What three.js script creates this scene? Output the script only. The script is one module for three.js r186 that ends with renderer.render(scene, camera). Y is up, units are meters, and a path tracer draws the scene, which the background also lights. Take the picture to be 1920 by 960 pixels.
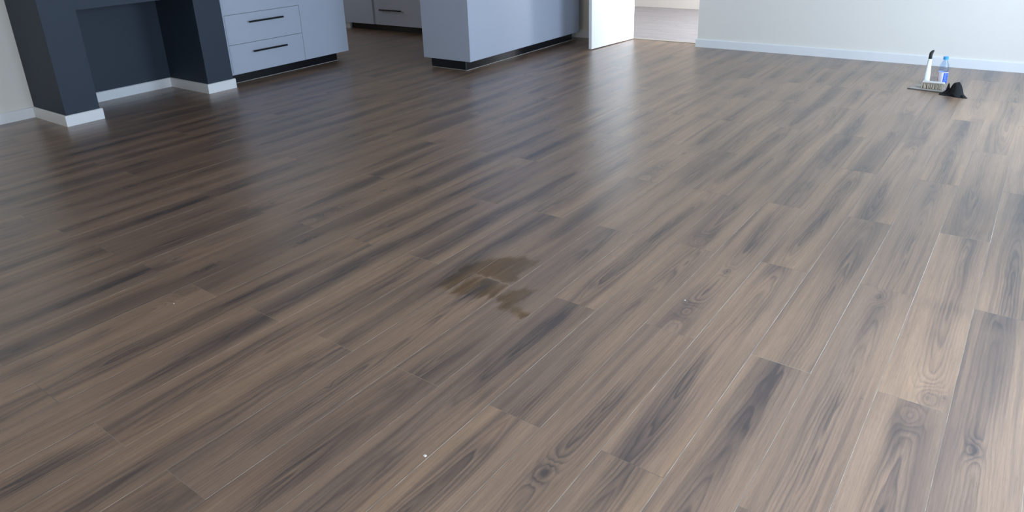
import * as THREE from 'three';
import { RectAreaLightUniformsLib } from 'three/addons/lights/RectAreaLightUniformsLib.js';
import { RoundedBoxGeometry } from 'three/addons/geometries/RoundedBoxGeometry.js';
import { mergeGeometries } from 'three/addons/utils/BufferGeometryUtils.js';

// ------------------------------------------------------------------ camera, sky, daylight, exposure
const scene = new THREE.Scene();
const camera = new THREE.PerspectiveCamera(39.55, 2, 0.05, 80);
{
  const right = new THREE.Vector3(0.80637706, -0.03420158, -0.59041197);
  const up = new THREE.Vector3(-0.18531735, 0.93343461, -0.30717636);
  const back = new THREE.Vector3(0.56161688, 0.35711355, 0.74636211);
  const m = new THREE.Matrix4().makeBasis(right, up, back);
  camera.quaternion.setFromRotationMatrix(m);
  camera.position.set(0, 1.424, 0);
  camera.setViewOffset(1920, 960, 0, 133.5, 1920, 960);
  camera.updateMatrixWorld(true);
  camera.updateProjectionMatrix();
}
const renderer = new THREE.WebGLRenderer({ antialias: true });
renderer.toneMapping = THREE.LinearToneMapping;
renderer.toneMappingExposure = 1.0;
renderer.shadowMap.enabled = true;
RectAreaLightUniformsLib.init();

const SKY = new THREE.Color().setRGB(0.585, 0.76, 1.0);
const SUNLIT = new THREE.Color().setRGB(1, 0.93, 0.83);   // light off sunlit walls and paving
scene.background = SKY.clone();
scene.backgroundIntensity = 2.0;

// the glazed openings of the right-hand wall and of the passage: [wall x, z from, z to, y from, y to, luminance]
const ROOM_X = 1.0;
const OPENINGS = [
  [ROOM_X, -6.35, -4.75, 0.05, 2.15, 11],
  [ROOM_X, -3.0, -0.6, 0.05, 2.15, 9.5],
];
const BACK_Z = 4.0, REAR = [-2.0, 0.4, 0.05, 2.15, 3.9];   // glazing behind the camera towards the sunlit garden: x from, x to, y from, y to, luminance
const HALL_X = -1.4;
const KITCHEN_OPENINGS = [[-8.75, -6.3, -4.3, 1.1, 2.1, 1.4]];   // faces +x
const HALL_OPENINGS = [[HALL_X, -9.9, -7.85, 0.05, 2.15, 13]], HALL_LIGHT = new THREE.Color().setRGB(0.84, 0.91, 1);
for (const [x, z0, z1, y0, y1, lum] of [...OPENINGS, ...HALL_OPENINGS]) {
  const l = new THREE.RectAreaLight(x === HALL_X ? HALL_LIGHT : SKY, lum, z1 - z0 - 0.1, y1 - y0 - 0.1);
  l.name = 'window_daylight';
  l.position.set(x - 0.02, (y0 + y1) / 2, (z0 + z1) / 2);
  l.lookAt(x - 3, (y0 + y1) / 2, (z0 + z1) / 2);
  scene.add(l);
}

for (const [x, z0, z1, y0, y1, lum] of KITCHEN_OPENINGS) {
  const l = new THREE.RectAreaLight(SUNLIT, lum, z1 - z0 - 0.1, y1 - y0 - 0.1);   // light off a sunlit courtyard wall
  l.name = 'window_daylight';
  l.position.set(x + 0.02, (y0 + y1) / 2, (z0 + z1) / 2);
  l.lookAt(x + 3, (y0 + y1) / 2, (z0 + z1) / 2);
  scene.add(l);
}

{
  const [x0, x1, y0, y1, lum] = REAR;
  const l = new THREE.RectAreaLight(SUNLIT, lum, x1 - x0 - 0.1, y1 - y0 - 0.1);
  l.name = 'window_daylight';
  l.position.set((x0 + x1) / 2, (y0 + y1) / 2, BACK_Z - 0.02);
  l.lookAt((x0 + x1) / 2, (y0 + y1) / 2, 0);
  scene.add(l);
}

// ------------------------------------------------------------------ helpers
let seedState = 20240611;
const rnd = () => { seedState = (Math.imul(seedState, 1664525) + 1013904223) | 0; return (seedState >>> 0) / 4294967296; };
function vn(x, y, s) {
  const xi = Math.floor(x), yi = Math.floor(y);
  let fx = x - xi, fy = y - yi;
  fx = fx * fx * (3 - 2 * fx); fy = fy * fy * (3 - 2 * fy);
  const a = Math.imul(xi, 374761393) + Math.imul(s, 974634777), b = Math.imul(yi, 668265263);
  const c = a + 374761393, d = b + 668265263;
  const h = (v) => { v = Math.imul(v ^ (v >>> 13), 1274126177); v ^= v >>> 16; return (v >>> 0) / 4294967296; };
  const h00 = h((a + b) | 0), h10 = h((c + b) | 0), h01 = h((a + d) | 0), h11 = h((c + d) | 0);
  return (h00 + (h10 - h00) * fx) * (1 - fy) + (h01 + (h11 - h01) * fx) * fy;
}
const sstep = (a, b, x) => { x = Math.min(1, Math.max(0, (x - a) / (b - a))); return x * x * (3 - 2 * x); };
const taken = {};
function numbered(name) {
  const n = taken[name] = (taken[name] ?? -1) + 1;
  return n ? `${name}_${String(n).padStart(3, '0')}` : name;
}
function mesh(name, geo, mat, parent = scene) {
  const m = new THREE.Mesh(geo, mat);
  m.name = parent === scene ? numbered(name) : name;
  m.castShadow = m.receiveShadow = true;
  parent.add(m);
  return m;
}
function group(name, x = 0, y = 0, z = 0) {
  const g = new THREE.Group();
  g.name = numbered(name); g.position.set(x, y, z); scene.add(g);
  return g;
}
const tag = (o, label, category, grp) => { o.userData.label = label; o.userData.category = category; if (grp) o.userData.group = grp; return o; };
const setting = (o, label, category) => { o.userData.kind = 'structure'; if (label) o.userData.label = label; if (category) o.userData.category = category; return o; };
// axis-aligned box from min to max corner, in the parent's axes
function box(x0, x1, y0, y1, z0, z1, r = 0) {
  const w = x1 - x0, h = y1 - y0, d = z1 - z0;
  const g = r ? new RoundedBoxGeometry(w, h, d, 2, r) : new THREE.BoxGeometry(w, h, d);
  g.translate((x0 + x1) / 2, (y0 + y1) / 2, (z0 + z1) / 2);
  return g;
}
const merged = (...gs) => mergeGeometries(gs.map((g) => (g.index ? g.toNonIndexed() : g)));

// ------------------------------------------------------------------ materials
const std = (hex, roughness, extra = {}) => new THREE.MeshStandardMaterial({ color: hex, roughness, ...extra });
// faint roller texture for painted walls
function paintBump() {
  const N = 512, d = new Uint8Array(N * N * 4);
  for (let j = 0; j < N; j++) for (let i = 0; i < N; i++) {
    const v = 255 * (0.6 * vn(i / 5, j / 5, 5) + 0.4 * vn(i / 2, j / 2, 6));
    d.set([v, v, v, 255], (j * N + i) * 4);
  }
  const t = new THREE.DataTexture(d, N, N); t.wrapS = t.wrapT = THREE.RepeatWrapping; t.magFilter = THREE.LinearFilter; t.repeat.set(2, 2); t.needsUpdate = true;
  return t;
}
const paint = paintBump();
const M = {
  wall: std(0xe8e2d7, 0.85, { bumpMap: paint, bumpScale: 0.0004 }),
  hallWall: std(0xd4cdc6, 0.85),
  ceiling: std(0xcfcfcc, 0.9),
  navy: std(0x26313e, 0.6, { bumpMap: paint, bumpScale: 0.0004 }),
  trim: std(0xe8e8e6, 0.4),
  door: std(0xf0f0ee, 0.35),
  cabinet: std(0xaeb4c0, 0.38),
  carcass: std(0xaeb0b4, 0.5),
  kick: std(0x15171a, 0.22),
  bead: std(0xb4b0a8, 0.5),
  handle: std(0x141416, 0.4, { metalness: 0.5 }),
  core: std(0x8d8272, 0.8),
  frame: std(0x2b2d30, 0.5, { metalness: 0.4 }),
  glass: new THREE.MeshPhysicalMaterial({ color: 0xffffff, transmission: 1, thickness: 0, roughness: 0, ior: 1.5 }),
  paving: std(0x9d978c, 0.9),
};

// ------------------------------------------------------------------ laminate: decors computed into three atlases
const PW = 0.193, PL = 1.372, X0 = -0.01543, TW = 2048, TR = 290, ROWS = 7;
const endOf = (k) => { const a = k + 1; return (a & 1) ? -0.672 - 0.0095 * (9 - a) : -1.379 - 0.0095 * (8 - a); };   // z of the near end of plank 0 of row k
const smoke = (s, t, ls, lt, a) => ({ s, t, ls: ls * 1.25 + 0.015, lt: lt * 1.1 + 0.003, a: a * 0.85, smoke: true });
const knot = (s, t, r, a) => ({ s, t, r, a });
// decors with the knots and smoky patches of the foreground boards; key = row,plank it belongs to
const DECORS = [
  { at: '4,0', seed: 11, c: 0.085, d0: 0.02, sl: -0.03, f: [knot(0.546, 0.084, 0.017, 1), smoke(0.42, 0.1, 0.1, 0.02, 0.3)] },
  { at: '-1,0', seed: 12, c: 0.11, d0: 0.012, sl: 0.02, f: [knot(0.53, 0.116, 0.014, 1), smoke(0.55, 0.116, 0.05, 0.012, 0.9), smoke(0.85, 0.1, 0.2, 0.025, 0.35)] },
  { at: '0,0', seed: 13, c: 0.09, d0: 0.018, sl: 0.03, f: [smoke(1.26, 0.13, 0.05, 0.018, 0.8), smoke(1.27, 0.06, 0.06, 0.016, 0.6), knot(1.30, 0.095, 0.02, 0.1), smoke(0.9, 0.09, 0.2, 0.015, 0.4)] },
  { at: '0,1', seed: 14, c: 0.075, d0: 0.014, sl: -0.03, f: [knot(0.047, 0.068, 0.024, 0.22), knot(0.073, 0.029, 0.005, 0.6), smoke(0.66, 0.09, 0.03, 0.06, 0.7), smoke(0.45, 0.08, 0.18, 0.03, 0.5)] },
  { at: '1,0', seed: 15, c: 0.09, d0: 0.01, sl: 0.035, f: [smoke(0.5, 0.095, 0.07, 0.016, 0.6), smoke(0.3, 0.09, 0.08, 0.012, 0.5), knot(1.3, 0.11, 0.016, 0.6), knot(0.62, 0.035, 0.004, 0.8)] },
  { at: '4,1', seed: 16, c: 0.095, d0: 0.012, sl: -0.02, f: [knot(0.545, 0.095, 0.013, 0.9), knot(0.16, 0.095, 0.022, 0.25), smoke(0.9, 0.06, 0.2, 0.03, 0.5)] },
  { at: '5,0', seed: 17, c: 0.08, d0: 0.02, sl: 0.02, f: [smoke(0.287, 0.077, 0.06, 0.012, 0.9), smoke(0.47, 0.1, 0.07, 0.018, 0.7), smoke(0.8, 0.11, 0.15, 0.02, 0.6)] },

  { at: '6,0', seed: 18, c: 0.1, d0: 0.016, sl: -0.025, f: [smoke(1.235, 0.09, 0.07, 0.022, 1), smoke(0.873, 0.149, 0.035, 0.014, 0.9), smoke(0.735, 0.047, 0.04, 0.014, 0.8), smoke(0.4, 0.1, 0.25, 0.03, 0.5)] },
  { at: '5,-1', seed: 19, c: 0.1, d0: 0.008, sl: 0.03, f: [smoke(1.17, 0.07, 0.12, 0.02, 0.5), smoke(0.8, 0.1, 0.2, 0.03, 0.4)] },
  { at: '3,-1', seed: 20, c: 0.1, d0: 0.006, sl: -0.04, f: [smoke(1.27, 0.11, 0.12, 0.03, 0.6)] },
  { at: '3,0', seed: 21, c: 0.11, d0: 0.006, sl: 0.03, f: [smoke(0.1, 0.12, 0.1, 0.02, 0.35), smoke(0.41, 0.12, 0.1, 0.018, 0.5), smoke(0.95, 0.07, 0.1, 0.02, 0.5)] },
  { at: '2,0', seed: 22, c: 0.1, d0: 0.02, sl: 0.03, f: [smoke(1.29, 0.11, 0.1, 0.03, 0.6), smoke(0.75, 0.1, 0.16, 0.02, 0.6), smoke(0.3, 0.11, 0.2, 0.02, 0.3)] },
  { at: '9,-1', seed: 23, c: 0.06, d0: 0.03, sl: 0.01, f: [smoke(0.75, 0.08, 0.25, 0.025, 0.7), smoke(1.2, 0.12, 0.12, 0.02, 0.8)] },
  { at: '10,-1', seed: 24, c: 0.12, d0: 0.03, sl: -0.01, f: [smoke(1.2, 0.08, 0.12, 0.025, 1), smoke(0.5, 0.12, 0.3, 0.02, 0.7)] },

  { at: '8,0', stain: true, seed: 25, c: 0.08, d0: 0.02, sl: 0.02, f: [knot(0.51, 0.101, 0.006, 0.8), smoke(0.42, 0.02, 0.14, 0.01, 0.8), smoke(1.25, 0.09, 0.06, 0.03, 0.9)] },
  { at: '8,1', stain: true, seed: 26, c: 0.12, d0: 0.012, sl: -0.02, f: [smoke(0.14, 0.06, 0.09, 0.03, 1), smoke(0.7, 0.1, 0.2, 0.02, 0.6)] },
  { at: '7,0', stain: true, seed: 27, c: 0.1, d0: 0.015, sl: 0.03, f: [smoke(0.2, 0.06, 0.1, 0.025, 0.7), smoke(0.6, 0.1, 0.1, 0.02, 0.5), smoke(1.1, 0.08, 0.1, 0.02, 0.7)] },
  { at: '9,0', stain: true, seed: 28, c: 0.08, d0: 0.025, sl: -0.02, f: [smoke(0.4, 0.09, 0.1, 0.02, 0.5), smoke(0.7, 0.06, 0.1, 0.02, 0.7)] },
  { at: '7,-1', seed: 29, c: 0.07, d0: 0.02, sl: 0.02, f: [smoke(1.3, 0.12, 0.05, 0.02, 1), smoke(1.0, 0.1, 0.14, 0.02, 0.6)] },
  { at: '11,0', seed: 30, c: 0.1, d0: 0.03, sl: 0.01, f: [smoke(0.3, 0.09, 0.2, 0.03, 0.8), smoke(0.9, 0.05, 0.2, 0.025, 0.7)] },
  { at: '10,0', seed: 31, c: 0.06, d0: 0.03, sl: -0.02, f: [smoke(0.5, 0.12, 0.2, 0.03, 0.8), smoke(1.1, 0.07, 0.2, 0.02, 0.8)] },
];
// outline of the brown cleaned patch, floor coordinates [x, z]
const STAIN = [
  [[-1.824, -1.874], [-1.835, -1.992], [-1.835, -2.095], [-1.785, -2.19], [-1.665, -2.292], [-1.59, -2.282], [-1.587, -2.198], [-1.573, -2.051], [-1.651, -2.047], [-1.746, -2.032], [-1.753, -1.953], [-1.769, -1.887]],
  [[-1.731, -1.857], [-1.748, -1.933], [-1.744, -2.029], [-1.648, -2.043], [-1.569, -2.049], [-1.555, -1.981], [-1.561, -1.93], [-1.634, -1.894], [-1.685, -1.872]],
  [[-1.564, -1.934], [-1.551, -2.005], [-1.506, -2.067], [-1.464, -2.061], [-1.446, -1.989], [-1.446, -1.929], [-1.365, -1.889], [-1.382, -1.869], [-1.45, -1.877], [-1.499, -1.884]],
];
function polyDist(P, x, z) {   // negative inside
  let d = 1e9, inside = false;
  for (let i = 0, j = P.length - 1; i < P.length; j = i++) {
    const [ax, az] = P[j], [bx, bz] = P[i];
    const ex = bx - ax, ez = bz - az, q = Math.min(1, Math.max(0, ((x - ax) * ex + (z - az) * ez) / (ex * ex + ez * ez)));
    d = Math.min(d, Math.hypot(x - ax - q * ex, z - az - q * ez));
    if ((az > z) !== (bz > z) && x < ((bx - ax) * (z - az)) / (bz - az) + ax) inside = !inside;
  }
  return inside ? -d : d;
}
const LIGHT = [160, 127, 98], MID = [119, 93, 74], DARK = [62, 51, 48], GREY = [96, 82, 76];
function decorRow(D, data, row) {
  const S = D.seed * 17;
  const [k, n] = D.at.split(',').map(Number);
  const z0 = endOf(k) - n * PL;
  const tint = 0.94 + 0.12 * vn(D.seed * 3.7, 1.5, 3), warm = vn(D.seed * 5.1, 2.5, 4);
  for (let j = 0; j < TR; j++) {
    const t = ((j + 0.5) / TR) * PW;
    for (let i = 0; i < TW; i++) {
      const s = ((i + 0.5) / TW) * PL;
      const wander = 0.016 * (vn(s * 1.6, 3.1, S) - 0.5) + 0.010 * (vn(s * 4.5, t * 16, S + 1) - 0.5);
      let ta = t + wander;
      let d = D.d0 + 1.5 * D.sl * (s - 0.7) + 0.03 * (vn(s * 1.8, 7.3, S + 2) - 0.5);
      let rr = Math.hypot(ta - D.c, d), dark = 0, eye = 0, calm = 1;
      for (const q of D.f) {
        const dx = s - q.s, dy = ta - q.t;
        if (q.smoke) {
          const e = (dx / q.ls) ** 2 + (dy / q.lt) ** 2;
          if (e < 7) dark += q.a * Math.exp(-e);
        } else {
          const e = (dx / (2.2 * q.r)) ** 2 + (dy / q.r) ** 2;
          if (e < 14) { rr += q.r * 2.0 * Math.exp(-e * 0.4); dark += q.a * 0.4 * Math.exp(-e * 0.9); eye += q.a * (Math.exp(-e * 7) + 0.4 * Math.exp(-e * 0.8) * (0.5 + 0.5 * Math.cos(Math.sqrt(e) * 8))); calm = Math.min(calm, 1 - Math.exp(-e * 0.3)); }
        }
      }
      const centre = Math.exp(-(((ta - D.c) / 0.042) ** 2));
      const cz = centre * sstep(0.34, 0.72, vn(s * 3.6, t * 6, S + 4));
      const ring = rr / 0.0098 + 0.35 * (vn(s * 14, t * 110, S + 3) - 0.5) + 0.6 * calm * cz * (vn(s * 13, t * 80, S + 16) - 0.5);
      const fr = ring - Math.floor(ring);
      const rv = fr < 0.78 ? (fr / 0.78) ** 2.4 : (1 - fr) / 0.22;
      const arc = 0.65 * vn(rr / 0.017 + 5, s * 0.9, S + 5) + 0.35 * vn(rr / 0.007, s * 2.2, S + 14);
      const b2 = vn(s * 2.0, t * 20, S + 6), b3 = vn(s * 6, t * 80, S + 7);
      const band = 0.5 * arc + 0.38 * b2 + 0.12 * b3;
      const fib = 0.5 * vn(s * 9, t * 480, S + 8) + 0.5 * vn(s * 38, t * 1250, S + 9) - 0.5;
      const pore = sstep(0.78, 0.95, vn(s * 55, t * 950, S + 10));
      const sm = sstep(0.46, 0.8, band + 0.05 * (vn(s * 18, t * 150, S + 11) - 0.5));
      const streak = 0.6 * vn(s * 5, t * 150, S + 12) + 0.4 * vn(s * 14, t * 60, S + 17);
      const ragged = Math.max(0.15, 0.75 + 1.3 * (streak - 0.5) + 0.5 * (rv - 0.3) + 0.4 * (arc - 0.45));
      const m = Math.min(1, Math.max(0, 1.15 * (band - 0.27) + 0.36 * rv * (0.2 + 0.8 * centre)));
      const dk = Math.min(0.8, 0.44 * cz * Math.max(0.1, 0.3 + 0.6 * arc + 0.6 * (rv - 0.3) + 0.7 * (streak - 0.5)) + 0.28 * sm + 0.12 * rv * centre + 0.46 * dark * ragged + 0.7 * eye);
      const g = 0.55 * vn(s * 0.9, t * 8, S + 13);
      const o = ((row * TR + j) * TW + i) * 4;
      let st = 0;
      if (D.stain) {
        const x = X0 - k * PW - t, z = z0 - s;
        let pd = 1e9; for (const P of STAIN) pd = Math.min(pd, polyDist(P, x, z));
        st = (1 - sstep(-0.028, 0.016, pd + 0.035 * (vn(s * 20, t * 60, 91) - 0.5) + 0.016 * (vn(s * 60, t * 300, 92) - 0.5))) * (0.8 + 0.7 * (vn(s * 8, t * 50, 93) - 0.4));
        st = Math.min(1, Math.max(0, st));
      }
      const mul = tint * (1 + 0.2 * fib - 0.08 * pore + 0.10 * (b3 - 0.5));
      for (let c = 0; c < 3; c++) {
        let v = LIGHT[c] + (MID[c] - LIGHT[c]) * m;
        v += (GREY[c] - v) * g * 0.8 * (1 - 0.5 * warm);
        v += (DARK[c] - v) * dk;
        v *= mul;
        if (st) v *= 1 - st * (1 - [0.70, 0.61, 0.36][c]);
        data[o + c] = Math.max(0, Math.min(255, v));
      }
      data[o + 3] = 255;
    }
  }
}
const floorMats = [];
for (let a = 0; a < 3; a++) {
  const data = new Uint8Array(TW * TW * 4);
  for (let r = 0; r < ROWS; r++) decorRow(DECORS[a * ROWS + r], data, r);
  for (let j = ROWS * TR; j < TW; j++) for (let i = 0; i < TW; i++) {   // pale pressed bevel, worn unevenly
    const v = 0.72 + 0.28 * sstep(0.25, 0.7, vn(i / 60, j * 0.11, 77 + a));
    data.set([164 * v, 149 * v, 130 * v, 255], (j * TW + i) * 4);
  }
  const tex = new THREE.DataTexture(data, TW, TW);
  tex.colorSpace = THREE.SRGBColorSpace; tex.magFilter = THREE.LinearFilter; tex.minFilter = THREE.LinearMipmapLinearFilter; tex.generateMipmaps = true; tex.needsUpdate = true;
  floorMats.push(new THREE.MeshPhysicalMaterial({ map: tex, roughness: 0.52, ior: 1.5, clearcoat: 0.85, clearcoatRoughness: 0.3 }));
}
// one board: origin at its near right top corner, running to -z, widening to -x, pale chamfers all round
const boardCache = new Map();
function boardGeometry(s0, s1, row, flip) {
  const key = [s0.toFixed(4), s1.toFixed(4), row, flip].join();
  if (boardCache.has(key)) return boardCache.get(key);
  const b = 0.0007, dp = 0.0005, th = 0.008, len = s1 - s0;
  const pos = [], uv = [], nor = [];
  const wu = (s, t) => {
    let u = (s0 + s) / PL, v = t / PW;
    if (flip) { u = 1 - u; v = 1 - v; }
    return [u, (row * TR + 0.6 + v * (TR - 1.2)) / TW];
  };
  const pale = (s) => [(s0 + s) / PL, (ROWS * TR + 4 + (row * 1.3)) / TW];
  const P = (s, t, y) => [-t, y, -s];
  const quad = (a, q, c, d, ua, ub, uc, ud) => {
    const A = new THREE.Vector3(...a), N = new THREE.Vector3(...q).sub(A).cross(new THREE.Vector3(...d).sub(A)).normalize();
    for (const [p, w] of [[a, ua], [q, ub], [c, uc], [a, ua], [c, uc], [d, ud]]) { pos.push(...p); uv.push(...w); nor.push(N.x, N.y, N.z); }
  };
  const c = [[b, b], [len - b, b], [len - b, PW - b], [b, PW - b]];       // top face, (s, t)
  const e = [[0, 0], [len, 0], [len, PW], [0, PW]];
  quad(...c.map(([s, t]) => P(s, t, 0)), ...c.map(([s, t]) => wu(s, t)));
  for (let i = 0; i < 4; i++) {
    const j = (i + 1) % 4;
    quad(P(...e[i], -dp), P(...e[j], -dp), P(...c[j], 0), P(...c[i], 0), pale(e[i][0]), pale(e[j][0]), pale(c[j][0]), pale(c[i][0]));
    quad(P(...e[i], -th), P(...e[j], -th), P(...e[j], -dp), P(...e[i], -dp), pale(e[i][0]), pale(e[j][0]), pale(e[j][0]), pale(e[i][0]));
  }
  const g = new THREE.BufferGeometry();
  g.setAttribute('position', new THREE.Float32BufferAttribute(pos, 3));
  g.setAttribute('normal', new THREE.Float32BufferAttribute(nor, 3));
  g.setAttribute('uv', new THREE.Float32BufferAttribute(uv, 2));
  boardCache.set(key, g);
  return g;
}
const floor = setting(group('floor'), 'grey-brown wood laminate floor of wide planks', 'floor');
{
  const Z_FAR = -7.56, Z_NEAR = BACK_Z, boards = [];
  const seen = (x, z) => {
    const v = new THREE.Vector3(x, 0, z).applyMatrix4(camera.matrixWorldInverse);
    if (v.z > -0.1) return null;
    v.applyMatrix4(camera.projectionMatrix);
    return [v.x, v.y];
  };
  for (let k = -6; k <= 44; k++) {
    const near = endOf(k);
    for (let n = -6; n <= 6; n++) {
      const za = near - n * PL, s0 = Math.max(0, za - Z_NEAR), s1 = Math.min(PL, za - Z_FAR);
      if (s1 - s0 < 0.02) continue;
      const xr = X0 - k * PW;
      let hits = 0, box2 = [9, -9, 9, -9];
      for (let i = 0; i <= 8; i++) for (const t of [0, PW / 2, PW]) {
        const q = seen(xr - t, za - s0 - ((s1 - s0) * i) / 8);
        if (!q) continue;
        if (Math.abs(q[0]) < 1.02 && Math.abs(q[1]) < 1.03) { hits++; box2 = [Math.min(box2[0], q[0]), Math.max(box2[1], q[0]), Math.min(box2[2], q[1]), Math.max(box2[3], q[1])]; }
      }
      // hidden behind the fireplace, the walls and the cabinets
      const zc = za - (s0 + s1) / 2, xc = xr - PW / 2;
      const hidden = (xc < -6.65 && zc > -5.3) || xc < -8.7 || (xc < -4.6 && xc > -6 && zc < -6.9);
      const own = DECORS.findIndex((D) => D.at === `${k},${n}`);
      let di = own, flip = false;
      const roll = rnd(), roll2 = rnd(), tilt = rnd(), tilt2 = rnd();
      if (own < 0) { do { di = Math.floor(roll * 1000 + k * 5 + n * 3 + boards.length) % DECORS.length; } while (0); if (DECORS[di].stain) di = (di + 4 + Math.floor(roll2 * 3)) % DECORS.length; if (DECORS[di].stain) di = 20; flip = roll2 > 0.5; }
      boards.push({ k, n, za, s0, s1, xr, di, flip, tilt, tilt2, size: hits && !hidden ? (box2[1] - box2[0]) * (box2[3] - box2[2]) : 0 });
    }
  }
  boards.sort((a, b) => b.size - a.size);
  const rest = [[], [], []];
  let shown = 0;
  for (const q of boards) {
    const g = boardGeometry(q.s0, q.s1, q.di % ROWS, q.flip), at = Math.floor(q.di / ROWS);
    const o = new THREE.Object3D();
    o.position.set(q.xr, (q.tilt - 0.5) * 0.0003, q.za - q.s0);
    o.rotation.set((q.tilt2 - 0.5) * 0.0004, 0, (q.tilt - 0.5) * 0.0012);
    if (q.size > 0 && shown < 300) {
      const m = mesh('plank', g, floorMats[at], floor);
      m.position.copy(o.position); m.rotation.copy(o.rotation);
      if (shown) m.name = `plank_${String(shown).padStart(3, '0')}`;
      shown++;
    } else { o.updateMatrix(); rest[at].push(g.clone().applyMatrix4(o.matrix)); }
  }
  rest.forEach((gs, i) => { if (gs.length) { const m = mesh('planks_beyond_view', mergeGeometries(gs), floorMats[i], floor); m.userData.kind = 'stuff'; } });
  mesh('subfloor', box(-9, ROOM_X, -0.12, -0.0085, -7.58, BACK_Z), M.core, floor);
  console.log('planks shown', shown, 'of', boards.length);
}

// ------------------------------------------------------------------ walls, ceiling, openings
const H = 2.6;
setting(mesh('ceiling', box(-9, ROOM_X + 0.2, H, H + 0.15, -10.4, BACK_Z + 0.2), M.ceiling), 'plain white ceiling', 'ceiling');
setting(mesh('wall_left', box(-6.65, -6.5, 0, H, -2.22, BACK_Z), M.wall), 'greige painted wall left of the navy fireplace', 'wall');
setting(mesh('wall_behind', merged(box(-6.65, REAR[0], 0, H, BACK_Z, BACK_Z + 0.15), box(REAR[1], ROOM_X + 0.2, 0, H, BACK_Z, BACK_Z + 0.15), box(REAR[0], REAR[1], REAR[3], H, BACK_Z, BACK_Z + 0.15), box(REAR[0], REAR[1], 0, REAR[2], BACK_Z, BACK_Z + 0.15)), M.wall), 'greige wall behind the camera', 'wall');
// back wall with the doorway x -3.83 .. -2.99
setting(mesh('wall_back', merged(box(-2.99, ROOM_X + 0.2, 0, H, -7.57, -7.39), box(-9, -3.86, 0, H, -7.57, -7.39), box(-3.86, -2.99, 2.05, H, -7.57, -7.39)), M.wall), 'pale greige back wall right of the doorway', 'wall');
setting(mesh('wall_kitchen_left', merged(box(-8.9, -8.75, 0, H, -7.39, -6.3), box(-8.9, -8.75, 0, H, -4.3, -3.5), box(-8.9, -8.75, 0, 1.1, -6.3, -4.3), box(-8.9, -8.75, 2.1, H, -6.3, -4.3)), M.wall), 'kitchen side wall', 'wall');
setting(mesh('wall_kitchen_near', box(-8.75, -6.66, 0, H, -3.65, -3.5), M.wall), 'kitchen near wall', 'wall');
setting(mesh('wall_divider', box(-6.68, -6.58, 0, H, -5.1, -2.22), M.wall), 'wall behind the drawer cabinet', 'wall');
{ // right wall with two glazed openings
  const parts = [], X = ROOM_X;
  const zs = [BACK_Z, ...OPENINGS.flatMap(([, a, b]) => [a, b]).sort((p, q) => q - p), -7.39];
  for (let i = 0; i < zs.length; i += 2) parts.push(box(X, X + 0.2, 0, H, zs[i + 1], zs[i]));
  for (const [, a, b, y0, y1] of OPENINGS) parts.push(box(X, X + 0.2, y1, H, a, b), box(X, X + 0.2, 0, y0, a, b));
  setting(mesh('wall_right', merged(...parts), M.wall), 'right wall with the glazed openings', 'wall');
}
function glazing(name, x, z0, z1, y0, y1) {
  const w = setting(group(name, x + 0.06, y0, (z0 + z1) / 2), 'dark framed glazed sliding door letting in daylight', 'window');
  const L = z1 - z0, h = y1 - y0, f = 0.05;
  mesh('window_frame', merged(box(0, 0.06, 0, f, -L / 2, L / 2), box(0, 0.06, h - f, h, -L / 2, L / 2), box(0, 0.06, f, h - f, -L / 2, -L / 2 + f), box(0, 0.06, f, h - f, L / 2 - f, L / 2), box(0, 0.06, f, h - f, -f / 2, f / 2)), M.frame, w);
  for (const q of [-1, 1]) mesh('pane', box(0.026, 0.032, f, h - f, q < 0 ? -L / 2 + f : f / 2, q < 0 ? -f / 2 : L / 2 - f), M.glass, w);
}
OPENINGS.forEach(([x, a, b, y0, y1], i) => glazing(`window_${i + 1}`, x, a, b, y0, y1));
{ const n = scene.children.length, [x0, x1, y0, y1] = REAR; glazing('window_5', 0, x0, x1, y0, y1); const w = scene.children[n]; w.position.set((x0 + x1) / 2, y0, BACK_Z + 0.06); w.rotation.y = -Math.PI / 2; }
glazing('window_4', -8.88, -6.3, -4.3, 1.1, 2.1);
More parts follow.
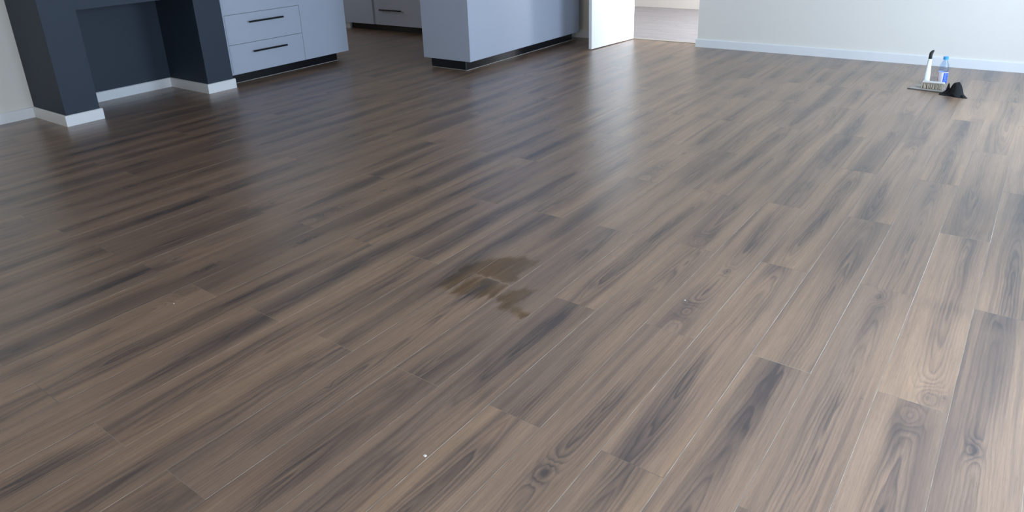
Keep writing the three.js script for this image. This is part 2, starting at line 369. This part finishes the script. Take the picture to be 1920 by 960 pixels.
// passage beyond the doorway
{
  const fl = setting(group('floor_passage'), 'pale grey plank floor of the passage beyond the doorway', 'floor');
  const N = 512, d = new Uint8Array(N * N * 4);
  for (let j = 0; j < N; j++) for (let i = 0; i < N; i++) {
    const v = 0.84 + 0.14 * vn(i / 60, j / 9, 31) + 0.06 * vn(i / 14, j / 3, 32) - 0.06 * vn(i / 4, j / 1.1, 33);
    d.set([182 * v, 176 * v, 178 * v, 255], (j * N + i) * 4);
  }
  const tx = new THREE.DataTexture(d, N, N); tx.colorSpace = THREE.SRGBColorSpace; tx.magFilter = THREE.LinearFilter; tx.wrapS = tx.wrapT = THREE.RepeatWrapping; tx.needsUpdate = true;
  const mt = new THREE.MeshStandardMaterial({ map: tx, roughness: 0.5 });
  for (let r = 0; r < 14; r++) for (let c = 0; c < 4; c++) {
    const x0 = -6.4 + c * 1.3 + (r % 2) * 0.5 - 0.5, z1 = -7.585 - r * 0.19, g = box(Math.max(-6.3, x0), Math.min(-1.4, x0 + 1.298), -0.02, -0.002, z1 - 0.188, z1, 0.001);
    const uv = g.attributes.uv, p = g.attributes.position;
    for (let i = 0; i < uv.count; i++) uv.setXY(i, p.getX(i) * 0.5 + r * 0.37, p.getZ(i) * 1.5 + c * 0.21);
    const m = mesh('plank', g, mt, fl); if (r || c) m.name = `plank_${String(r * 4 + c).padStart(3, '0')}`;
  }
  mesh('subfloor', box(-6.4, -1.2, -0.12, -0.021, -10.4, -7.58), M.core, fl);
  setting(mesh('wall_passage_far', box(-6.4, -1.2, 0, H, -10.35, -10.2), M.hallWall), 'cream wall at the far end of the passage', 'wall');
  setting(mesh('wall_passage_left', box(-6.5, -6.35, 0, H, -10.35, -7.57), M.hallWall), 'left wall of the passage', 'wall');
  const [x, a, b, y0, y1] = HALL_OPENINGS[0];
  setting(mesh('wall_passage_right', merged(box(x, x + 0.2, 0, H, -10.35, a), box(x, x + 0.2, 0, H, b, -7.57), box(x, x + 0.2, y1, H, a, b), box(x, x + 0.2, 0, y0, a, b)), M.hallWall), 'right wall of the passage', 'wall');
  glazing('window_3', x, a, b, y0, y1);
  setting(mesh('trim_1', box(-3.86, -2.99, 0, 0.006, -7.60, -7.555, 0.003), std(0xb9b2a4, 0.4)), 'thin pale threshold strip in the doorway', 'trim');
}
setting(mesh('ground_outside', merged(box(ROOM_X + 0.2, 14, -0.2, -0.1, -16, 12), box(-12, ROOM_X + 0.2, -0.2, -0.1, BACK_Z + 0.2, 12)), M.paving), 'paved terrace outside the glazing', 'ground');

// baseboards: 85 mm, 15 mm thick, chamfered top
function baseboard(name, runs, label) {   // runs: [x0, z0, x1, z1] along the wall line, room to the right-hand normal given by [nx, nz]
  const g = setting(group(name), label, 'baseboard');
  for (const [x0, z0, x1, z1, nx, nz] of runs) {
    const s = new THREE.Shape();
    s.moveTo(0, 0); s.lineTo(0.015, 0); s.lineTo(0.015, 0.079); s.lineTo(0.010, 0.085); s.lineTo(0, 0.085); s.closePath();
    const L = Math.hypot(x1 - x0, z1 - z0), e = new THREE.ExtrudeGeometry(s, { depth: L, bevelEnabled: false });
    const along = new THREE.Vector3(x1 - x0, 0, z1 - z0).normalize(), nrm = new THREE.Vector3(nx, 0, nz), up = new THREE.Vector3(0, 1, 0);
    const flip = new THREE.Vector3().crossVectors(nrm, up).dot(along) < 0;
    const mtx = new THREE.Matrix4().makeBasis(nrm, up, flip ? along.clone().negate() : along);
    mtx.setPosition(flip ? x1 : x0, 0, flip ? z1 : z0);
    e.applyMatrix4(mtx);
    mesh('baseboard_length', e, M.trim, g);
  }
}
const FX = -5.925, F0 = -2.22, F1 = -2.473, F2 = -3.42, F3 = -3.672, FB = -6.55, b = 0.015;
baseboard('baseboard_left', [[-6.5, BACK_Z, -6.5, F0, 1, 0]], 'white baseboard along the greige left wall');
baseboard('baseboard_fireplace', [[-6.5 + b, F0, FX + b, F0, 0, 1], [FX, F0, FX, F1 - b, 1, 0], [FX, F1, FB, F1, 0, -1], [FB, F1, FB, F2, 1, 0], [FB + b, F2, FX + b, F2, 0, 1], [FX, F2, FX, F3 - b, 1, 0], [FX, F3, -6.08, F3, 0, -1]], 'white baseboard wrapping the navy fireplace and its niche');
baseboard('baseboard_back', [[-3.005, -7.39, ROOM_X, -7.39, 0, 1], [-3.86, -7.39, -4.95, -7.39, 0, 1]], 'white baseboard along the pale back wall');
baseboard('baseboard_kitchen', [[-8.75, -6.76, -7.79, -6.76, 0, 1]], 'short white baseboard beside the far kitchen unit');

// ------------------------------------------------------------------ navy fireplace surround
{
  const g = tag(group('fireplace_surround', -6.24, 0, -2.96), 'dark navy painted fireplace surround with an open square niche', 'fireplace');
  const L = (geo) => geo.translate(6.24, 0, 2.96);
  mesh('pier', L(box(-6.579, FX, 0, 0.848, F1, F0)), M.navy, g);
  mesh('pier', L(box(-6.579, FX, 0, 0.848, F3, F2)), M.navy, g);
  mesh('chimney_breast', L(box(-6.579, FX, 0.848, H - 0.001, F3, F0)), M.navy, g);
  mesh('niche_back', L(box(-6.579, FB, 0, 0.848, F2, F1)), M.navy, g);
}

// ------------------------------------------------------------------ cabinets
function barHandle(parent, len, axis) {   // local: centred at origin, standing off along +x (axis 'z') or +z (axis 'x')
  const bar = axis === 'z' ? box(0.022, 0.034, -0.008, 0.008, -len / 2, len / 2, 0.003) : box(-len / 2, len / 2, -0.008, 0.008, 0.022, 0.034, 0.003);
  const posts = [-1, 1].map((q) => { const c = q * (len / 2 - 0.03); return axis === 'z' ? box(0, 0.024, -0.004, 0.004, c - 0.004, c + 0.004) : box(c - 0.004, c + 0.004, -0.004, 0.004, 0, 0.024); });
  return mesh('handle', merged(bar, ...posts), M.handle, parent);
}
{ // drawer cabinet right of the fireplace; front faces +x
  const cx = -6.25, cz = -4.4;
  const g = tag(group('drawer_cabinet', cx, 0, cz), 'pale grey cabinet with two black-handled drawers beside the navy fireplace', 'cabinet');
  const L = (geo) => geo.translate(-cx, 0, -cz);
  const zl = -3.708, zr = -5.105, fx = -5.963, g1 = 0.643, g2 = 0.374, bt = 0.103, dv = -4.535, gap = 0.0018, topY = 0.9;
  mesh('carcass', L(box(-6.56, fx - 0.02, bt, topY, zr + 0.002, -3.7065)), M.carcass, g);
  mesh('side_panel', L(box(-6.56, fx + 0.002, bt, topY, zl + gap, -3.6895)), M.cabinet, g);
  // front panel: an L that frames the two drawers above and on the right
  const s = new THREE.Shape();
  s.moveTo(-zl, g1 + gap); s.lineTo(-dv + gap, g1 + gap); s.lineTo(-dv + gap, bt); s.lineTo(-zr, bt); s.lineTo(-zr, topY); s.lineTo(-zl, topY); s.closePath();
  const e = new THREE.ExtrudeGeometry(s, { depth: 0.018, bevelEnabled: true, bevelSize: 0.0006, bevelThickness: 0.0006, bevelOffset: -0.0006, bevelSegments: 1 });
  e.rotateY(Math.PI / 2).translate(fx - 0.0186, 0, 0);
  mesh('front_panel', L(e), M.cabinet, g);
  for (const [y0, y1] of [[g2 + gap, g1 - gap], [bt, g2 - gap]]) {
    const d = new THREE.Group(); d.name = 'drawer'; g.add(d);
    d.position.set(fx - cx, (y0 + y1) / 2, (zl + dv) / 2 - cz);
    const w = zl - dv - gap * 2;
    mesh('drawer_front', box(-0.018, 0, -(y1 - y0) / 2, (y1 - y0) / 2, -w / 2, w / 2, 0.0012), M.cabinet, d);
    const h = barHandle(d, 0.38, 'z'); h.position.set(0, (y0 > 0.3 ? 0.562 : 0.291) - (y0 + y1) / 2, -4.133 - (zl + dv) / 2);
  }
  mesh('countertop', L(box(-6.57, fx + 0.02, topY, topY + 0.03, zr - 0.01, -3.6895, 0.003)), std(0xdedcd8, 0.3), g);
  mesh('kickboard', L(box(-6.56, -6.085, 0, bt - 0.002, -5.035, -3.70)), M.kick, g);
  mesh('sealant_bead', L(box(-6.086, -6.080, 0, 0.004, -5.035, -3.70, 0.0015)), M.bead, g);
}
{ // tall unit at the kitchen entrance
  const x0 = -4.96, x1 = -4.36, z0 = -7.2, z1 = -5.205, bt = 0.1, cx = -4.66, cz = -6.2;
  const g = tag(group('tall_cabinet', cx, 0, cz), 'tall pale grey cabinet block on black kickboards between kitchen and door', 'cabinet');
  const L = (geo) => geo.translate(-cx, 0, -cz);
  mesh('front_panel', L(box(x1 - 0.02, x1, bt, 2.45, z0, z1 - 0.0186, 0.001)), M.cabinet, g);
  mesh('end_panel', L(box(x0, x1, bt, 2.45, z1 - 0.018, z1, 0.001)), M.cabinet, g);
  mesh('carcass', L(box(x0 + 0.01, x1 - 0.021, bt + 0.001, 2.45, z0, z1 - 0.019)), M.carcass, g);
  mesh('kickboard', L(box(-4.475, -4.458, 0, bt - 0.001, z0, -5.2655)), M.kick, g);
  mesh('kickboard', L(box(-4.916, -4.475, 0, bt - 0.001, -5.283, -5.2655)), M.kick, g);
  mesh('corner_trim', L(box(-4.475, -4.4565, 0, bt - 0.001, -5.2655, -5.264)), std(0x6f7678, 0.25, { metalness: 0.6 }), g);
  mesh('sealant_bead', L(box(-4.458, -4.452, 0, 0.004, z0, -5.262, 0.0015)), M.bead, g);
  mesh('sealant_bead', L(box(-4.916, -4.458, 0, 0.003, -5.266, -5.261, 0.001)), M.bead, g);
}
{ // unit at the back of the kitchen; fronts face +z
  const cx = -6.6, cz = -7.0, zf = -6.685, bt = 0.09;
  const g = tag(group('kitchen_unit', cx, 0, cz), 'shadowed grey kitchen unit seen through the gap between the cabinets', 'cabinet');
  const L = (geo) => geo.translate(-cx, 0, -cz);
  mesh('carcass', L(box(-8.0, -5.0, bt, 0.9, -7.37, zf - 0.019)), M.carcass, g);
  mesh('end_panel', L(box(-8.0, -7.245, bt, 0.9, zf - 0.018, zf, 0.001)), M.cabinet, g);
  for (let i = 0; i < 2; i++) {
    const d = new THREE.Group(); d.name = 'drawer'; g.add(d);
    const xa = -7.20 + i * 1.1, xb = xa + 1.09;
    d.position.set((xa + xb) / 2 - cx, 0.245, zf - 0.004 - cz);
    mesh('drawer_front', box(-(xb - xa) / 2, (xb - xa) / 2, 0.245 - 0.4 + (bt - 0.09), 0.195, -0.018, 0, 0.001), M.cabinet, d);
    const h = barHandle(d, 0.4, 'x'); h.position.set((i ? 0 : -6.9 - (xa + xb) / 2), 0.042, 0);
    mesh('drawer_front', box(-(xb - xa) / 2, (xb - xa) / 2, 0.199, 0.65, -0.018, 0, 0.001), M.cabinet, d);
  }
  mesh('kickboard', L(box(-7.79, -5.0, 0, bt - 0.001, -6.80, -6.785)), M.kick, g);
  mesh('countertop', L(box(-8.02, -4.98, 0.901, 0.93, -7.385, zf + 0.02, 0.003)), std(0xdedcd8, 0.3), g);
}

// ------------------------------------------------------------------ white door, standing open into the room
{
  const g = setting(group('door_1', -3.845, 0, -7.545), 'plain white interior door standing open beside the tall cabinet', 'door');
  const a = Math.atan2(0.085, 0.81);
  g.rotation.y = a * -1;   // leaf runs from the hinge towards +z, leaning to -x
  const leaf = mesh('leaf', box(-0.02, 0.02, 0.008, 2.03, 0.005, 0.825, 0.002), M.door, g);
  const h = new THREE.Group(); h.name = 'lever'; g.add(h);
  for (const q of [-1, 1]) {
    const rose = new THREE.CylinderGeometry(0.025, 0.025, 0.01, 24).rotateZ(Math.PI / 2).translate(q * 0.025, 1.02, 0.765);
    const bar = box(q > 0 ? 0.03 : -0.06, q > 0 ? 0.06 : -0.03, 1.012, 1.028, 0.757, 0.773, 0.004);
    mesh('lever_handle', merged(rose, bar, box(q > 0 ? 0.048 : -0.062, q > 0 ? 0.062 : -0.048, 1.013, 1.027, 0.65, 0.773, 0.004)), std(0xb8b8b8, 0.3, { metalness: 1 }), h);
  }
  for (const y of [0.9, 1.8]) mesh('hinge', new THREE.CylinderGeometry(0.006, 0.006, 0.09, 12).translate(0.02, y, 0.0), std(0xb8b8b8, 0.35, { metalness: 1 }), g);
}

// ------------------------------------------------------------------ cleaning things on the floor
{ // white tapered container with a dark angled tip
  const g = tag(group('cleaner_bottle', -0.695, 0, -6.60), 'tall white tapered bottle with a dark angled cap, standing behind the brush', 'bottle');
  const rings = [[0, 0.021, 0.026, 0], [0.004, 0.0235, 0.029, 0], [0.06, 0.0225, 0.027, -0.001], [0.14, 0.0175, 0.021, -0.001], [0.195, 0.0135, 0.016, 0], [0.206, 0.0125, 0.014, 0]];
  const loft = (rs, seg = 24) => {
    const pos = [], idx = [];
    rs.forEach(([y, rx, rz, ox]) => { for (let i = 0; i < seg; i++) { const a = (i / seg) * 2 * Math.PI, c = Math.cos(a), s = Math.sin(a), q = (Math.abs(c) ** 3 + Math.abs(s) ** 3) ** (-1 / 3); pos.push(ox + rx * c * q, y, rz * s * q); } });
    for (let r = 0; r < rs.length - 1; r++) for (let i = 0; i < seg; i++) { const j = (i + 1) % seg, A = r * seg + i, B = r * seg + j; idx.push(A, A + seg, B, B, A + seg, B + seg); }
    const cap = (r, up) => { const c = pos.length / 3; pos.push(rs[r][3], rs[r][0] + (rs[r][4] ?? 0), 0); for (let i = 0; i < seg; i++) { const A = r * seg + i, B = r * seg + ((i + 1) % seg); idx.push(...(up ? [A, c, B] : [A, B, c])); } };
    cap(0, false); cap(rs.length - 1, true);
    const q = new THREE.BufferGeometry(); q.setAttribute('position', new THREE.Float32BufferAttribute(pos, 3)); q.setIndex(idx); q.computeVertexNormals();
    return q;
  };
  mesh('body', loft(rings), std(0xeef2ee, 0.4), g);
  mesh('cap', loft([[0.206, 0.0128, 0.0145, 0], [0.235, 0.0125, 0.0135, 0], [0.25, 0.0135, 0.0125, 0.002], [0.263, 0.0125, 0.011, 0.007], [0.273, 0.008, 0.008, 0.013], [0.276, 0.003, 0.004, 0.017]]), std(0x1d2320, 0.35), g);
}
{ // clear water bottle with pale blue cap
  const g = tag(group('water_bottle', -0.588, 0, -6.63), 'clear plastic water bottle with pale blue cap and blue and white label', 'bottle');
  const pr = [[0, 0.004], [0.026, 0], [0.033, 0.005], [0.035, 0.014], [0.0345, 0.02]];
  for (let y = 0.105; y <= 0.135; y += 0.005) pr.push([0.0345 + 0.0012 * Math.sin(y * 420), y]);
  pr.push([0.0335, 0.145], [0.029, 0.165], [0.021, 0.185], [0.0145, 0.196], [0.0135, 0.202]);
  mesh('bottle_shell', new THREE.LatheGeometry(pr.map((p) => new THREE.Vector2(...p)), 40), new THREE.MeshPhysicalMaterial({ color: 0xe4eefb, transmission: 1, thickness: 0, roughness: 0.08, ior: 1.45, side: THREE.DoubleSide }), g);
  const cp = []; for (let i = 0; i <= 48; i++) { const a = (i / 48) * Math.PI * 2; cp.push(new THREE.Vector2(0.0165 + (i % 2) * 0.0008, a)); }
  const cs = new THREE.Shape(cp.map((v) => new THREE.Vector2(v.x * Math.cos(v.y), v.x * Math.sin(v.y))));
  mesh('screw_cap', new THREE.ExtrudeGeometry(cs, { depth: 0.022, bevelEnabled: true, bevelSize: 0.001, bevelThickness: 0.001, bevelSegments: 2, curveSegments: 1 }).rotateX(-Math.PI / 2).translate(0, 0.203, 0), std(0x3f9fdc, 0.4), g);
  const cv = document.createElement('canvas'); cv.width = 512; cv.height = 256;
  const q = cv.getContext('2d');
  q.fillStyle = '#e6dfe4'; q.fillRect(0, 0, 512, 256);
  q.fillStyle = '#2450c8'; q.fillRect(6, 16, 104, 240);
  q.fillStyle = '#b33a3e'; q.fillRect(404, 16, 20, 240);
  q.fillStyle = '#8aa6ee'; for (const [x, w] of [[18, 76]]) for (let r = 0; r < 7; r++) q.fillRect(x + (r % 2) * 8, 40 + r * 27, w - (r % 3) * 14, 7);
  const lt = new THREE.CanvasTexture(cv); lt.colorSpace = THREE.SRGBColorSpace;
  const lb = mesh('label_band', new THREE.CylinderGeometry(0.0355, 0.0355, 0.086, 48, 1, true).translate(0, 0.062, 0), new THREE.MeshStandardMaterial({ map: lt, roughness: 0.45, side: THREE.DoubleSide }), g);
  lb.rotation.y = 0.1;
}
{ // dustpan lying flat
  const g = tag(group('dustpan', -0.665, 0, -6.43), 'flat grey dustpan lying under the beige brush', 'dustpan');
  const s = new THREE.Shape(); s.moveTo(-0.125, 0.07); s.lineTo(0.125, 0.11); s.lineTo(0.11, -0.12); s.lineTo(-0.07, -0.12); s.closePath();
  mesh('tray', new THREE.ExtrudeGeometry(s, { depth: 0.003, bevelEnabled: true, bevelSize: 0.001, bevelThickness: 0.001, bevelSegments: 1 }).rotateX(Math.PI / 2).translate(0, 0.0045, 0), std(0xa49c92, 0.5), g);
  const lip = new THREE.Shape(); lip.moveTo(-0.125, 0.07); lip.lineTo(0.125, 0.11); lip.lineTo(0.125, 0.1155); lip.lineTo(-0.128, 0.0755); lip.closePath();
  mesh('rubber_lip', new THREE.ExtrudeGeometry(lip, { depth: 0.006, bevelEnabled: false }).rotateX(Math.PI / 2).translate(0, 0.0065, 0), std(0x55504c, 0.6), g);
  mesh('rim', merged(box(-0.07, 0.11, 0.004, 0.02, -0.123, -0.118, 0.001)), std(0xa49c92, 0.5), g);
}
{ // hand brush on the dustpan
  const g = tag(group('hand_brush', -0.622, 0.0065, -6.405), 'beige-bristled hand brush lying on the dustpan in front of the bottles', 'brush');
  mesh('block', box(-0.078, 0.075, 0.046, 0.056, -0.03, 0.012, 0.004), std(0xcfc9c0, 0.6), g);
  const tufts = [];
  for (let r = 0; r < 5; r++) for (let i = 0; i < 19; i++) {
    const x = -0.075 + i * 0.00833 + (r % 2) * 0.004, z = -0.026 + r * 0.0085;
    const t = new THREE.CylinderGeometry(0.0018, 0.0034, 0.046, 6, 1).translate(0, -0.023, 0).rotateZ(-x * 1.1 + (rnd() - 0.5) * 0.22).rotateX(-(z + 0.009) * 5 + (rnd() - 0.5) * 0.15).translate(x, 0.047, z);
    tufts.push(t);
  }
  const m = mesh('bristles', merged(...tufts), std(0xb5a894, 0.9), g); m.userData.kind = 'stuff';
}
{ // crumpled black cloth
  const N = 56, pos = [], idx = [];
  const W2 = 0.092, D2 = 0.058;
  const bump = (x, z, x0, z0, r, rz, h) => h * Math.exp(-(((x - x0) / r) ** 2) - (((z - z0) / rz) ** 2));
  const hgt = (x, z) => {
    const dome = (x0, z0, rx, rz, hh, p) => hh * Math.exp(-((((x - x0) / rx) ** 2 + ((z - z0) / rz) ** 2) ** p));
    let h = dome(0.018, -0.004, 0.044, 0.045, 0.082, 2) + dome(0.02, -0.01, 0.026, 0.03, 0.012, 1) + dome(-0.055, -0.02, 0.011, 0.016, 0.07, 1.3) + dome(-0.045, 0.0, 0.034, 0.035, 0.036, 1) + dome(0.082, 0.01, 0.011, 0.02, 0.016, 1.5);
    const fold = 0.010 * (vn(x * 60 + 9, z * 45, 301) - 0.5) + 0.008 * Math.sin((x * 0.8 + z) * 150 + 5 * vn(x * 30, z * 30, 302)) * sstep(0.01, 0.05, h);
    return Math.max(0.004, h + fold);
  };
  for (let j = 0; j <= N; j++) for (let i = 0; i <= N; i++) {
    const u = (i / N) * 2 - 1, v = (j / N) * 2 - 1;
    const k = Math.max(Math.abs(u), Math.abs(v)) / Math.max(1e-6, Math.hypot(u, v)), a = Math.atan2(v, u), ir = 1 + 0.16 * Math.sin(a * 3 + 1) + 0.08 * Math.sin(a * 7);
    const x = u * (0.35 + 0.65 * k) * W2 * ir, z = v * (0.35 + 0.65 * k) * D2 * ir, edge = i === 0 || j === 0 || i === N || j === N;
    pos.push(x, edge ? 0.0 : hgt(x, z), z);
  }
  for (let j = 0; j < N; j++) for (let i = 0; i < N; i++) { const A = j * (N + 1) + i, B = A + N + 1; idx.push(A, B, A + 1, A + 1, B, B + 1); }
  const c = pos.length / 3; pos.push(0, 0, 0);
  const ringI = []; for (let i = 0; i < N; i++) ringI.push(i); for (let j = 0; j < N; j++) ringI.push(j * (N + 1) + N); for (let i = N; i > 0; i--) ringI.push(N * (N + 1) + i); for (let j = N; j > 0; j--) ringI.push(j * (N + 1));
  ringI.forEach((a, i) => idx.push(a, ringI[(i + 1) % ringI.length], c));
  const q = new THREE.BufferGeometry(); q.setAttribute('position', new THREE.Float32BufferAttribute(pos, 3)); q.setIndex(idx); q.computeVertexNormals();
  const m = mesh('black_cloth', q, std(0x060708, 0.9));
  m.position.set(-0.466, 0.0, -6.275); m.rotation.y = -0.4;
  tag(m, 'crumpled black cloth heaped on the floor beside the dustpan', 'cloth');
}
// crumbs of white filler on the boards
[[-1.185, -1.12, 0.0042, 'white crumb lying on a plank in the foreground'], [-0.924, -2.315, 0.0028, 'tiny white crumb on the planks right of the brown stain'], [-2.62, -1.19, 0.003, 'tiny white crumb on the dark planks at the left']].forEach(([x, z, r, label], i) => {
  const g = new THREE.IcosahedronGeometry(r, 1), p = g.attributes.position;
  for (let k = 0; k < p.count; k++) { const f = 0.7 + 0.6 * vn(p.getX(k) * 400 + 7, p.getZ(k) * 400 + p.getY(k) * 300, 41 + i); p.setXYZ(k, p.getX(k) * f * 1.2, p.getY(k) * f * 0.4, p.getZ(k) * f); }
  g.computeVertexNormals();
  const m = mesh('crumb', g, std(0xe2ded4, 0.8)); m.position.set(x, r * 0.3, z); m.rotation.y = i * 1.3;
  tag(m, label, 'crumb', 'crumbs on the floor');
});

renderer.render(scene, camera);
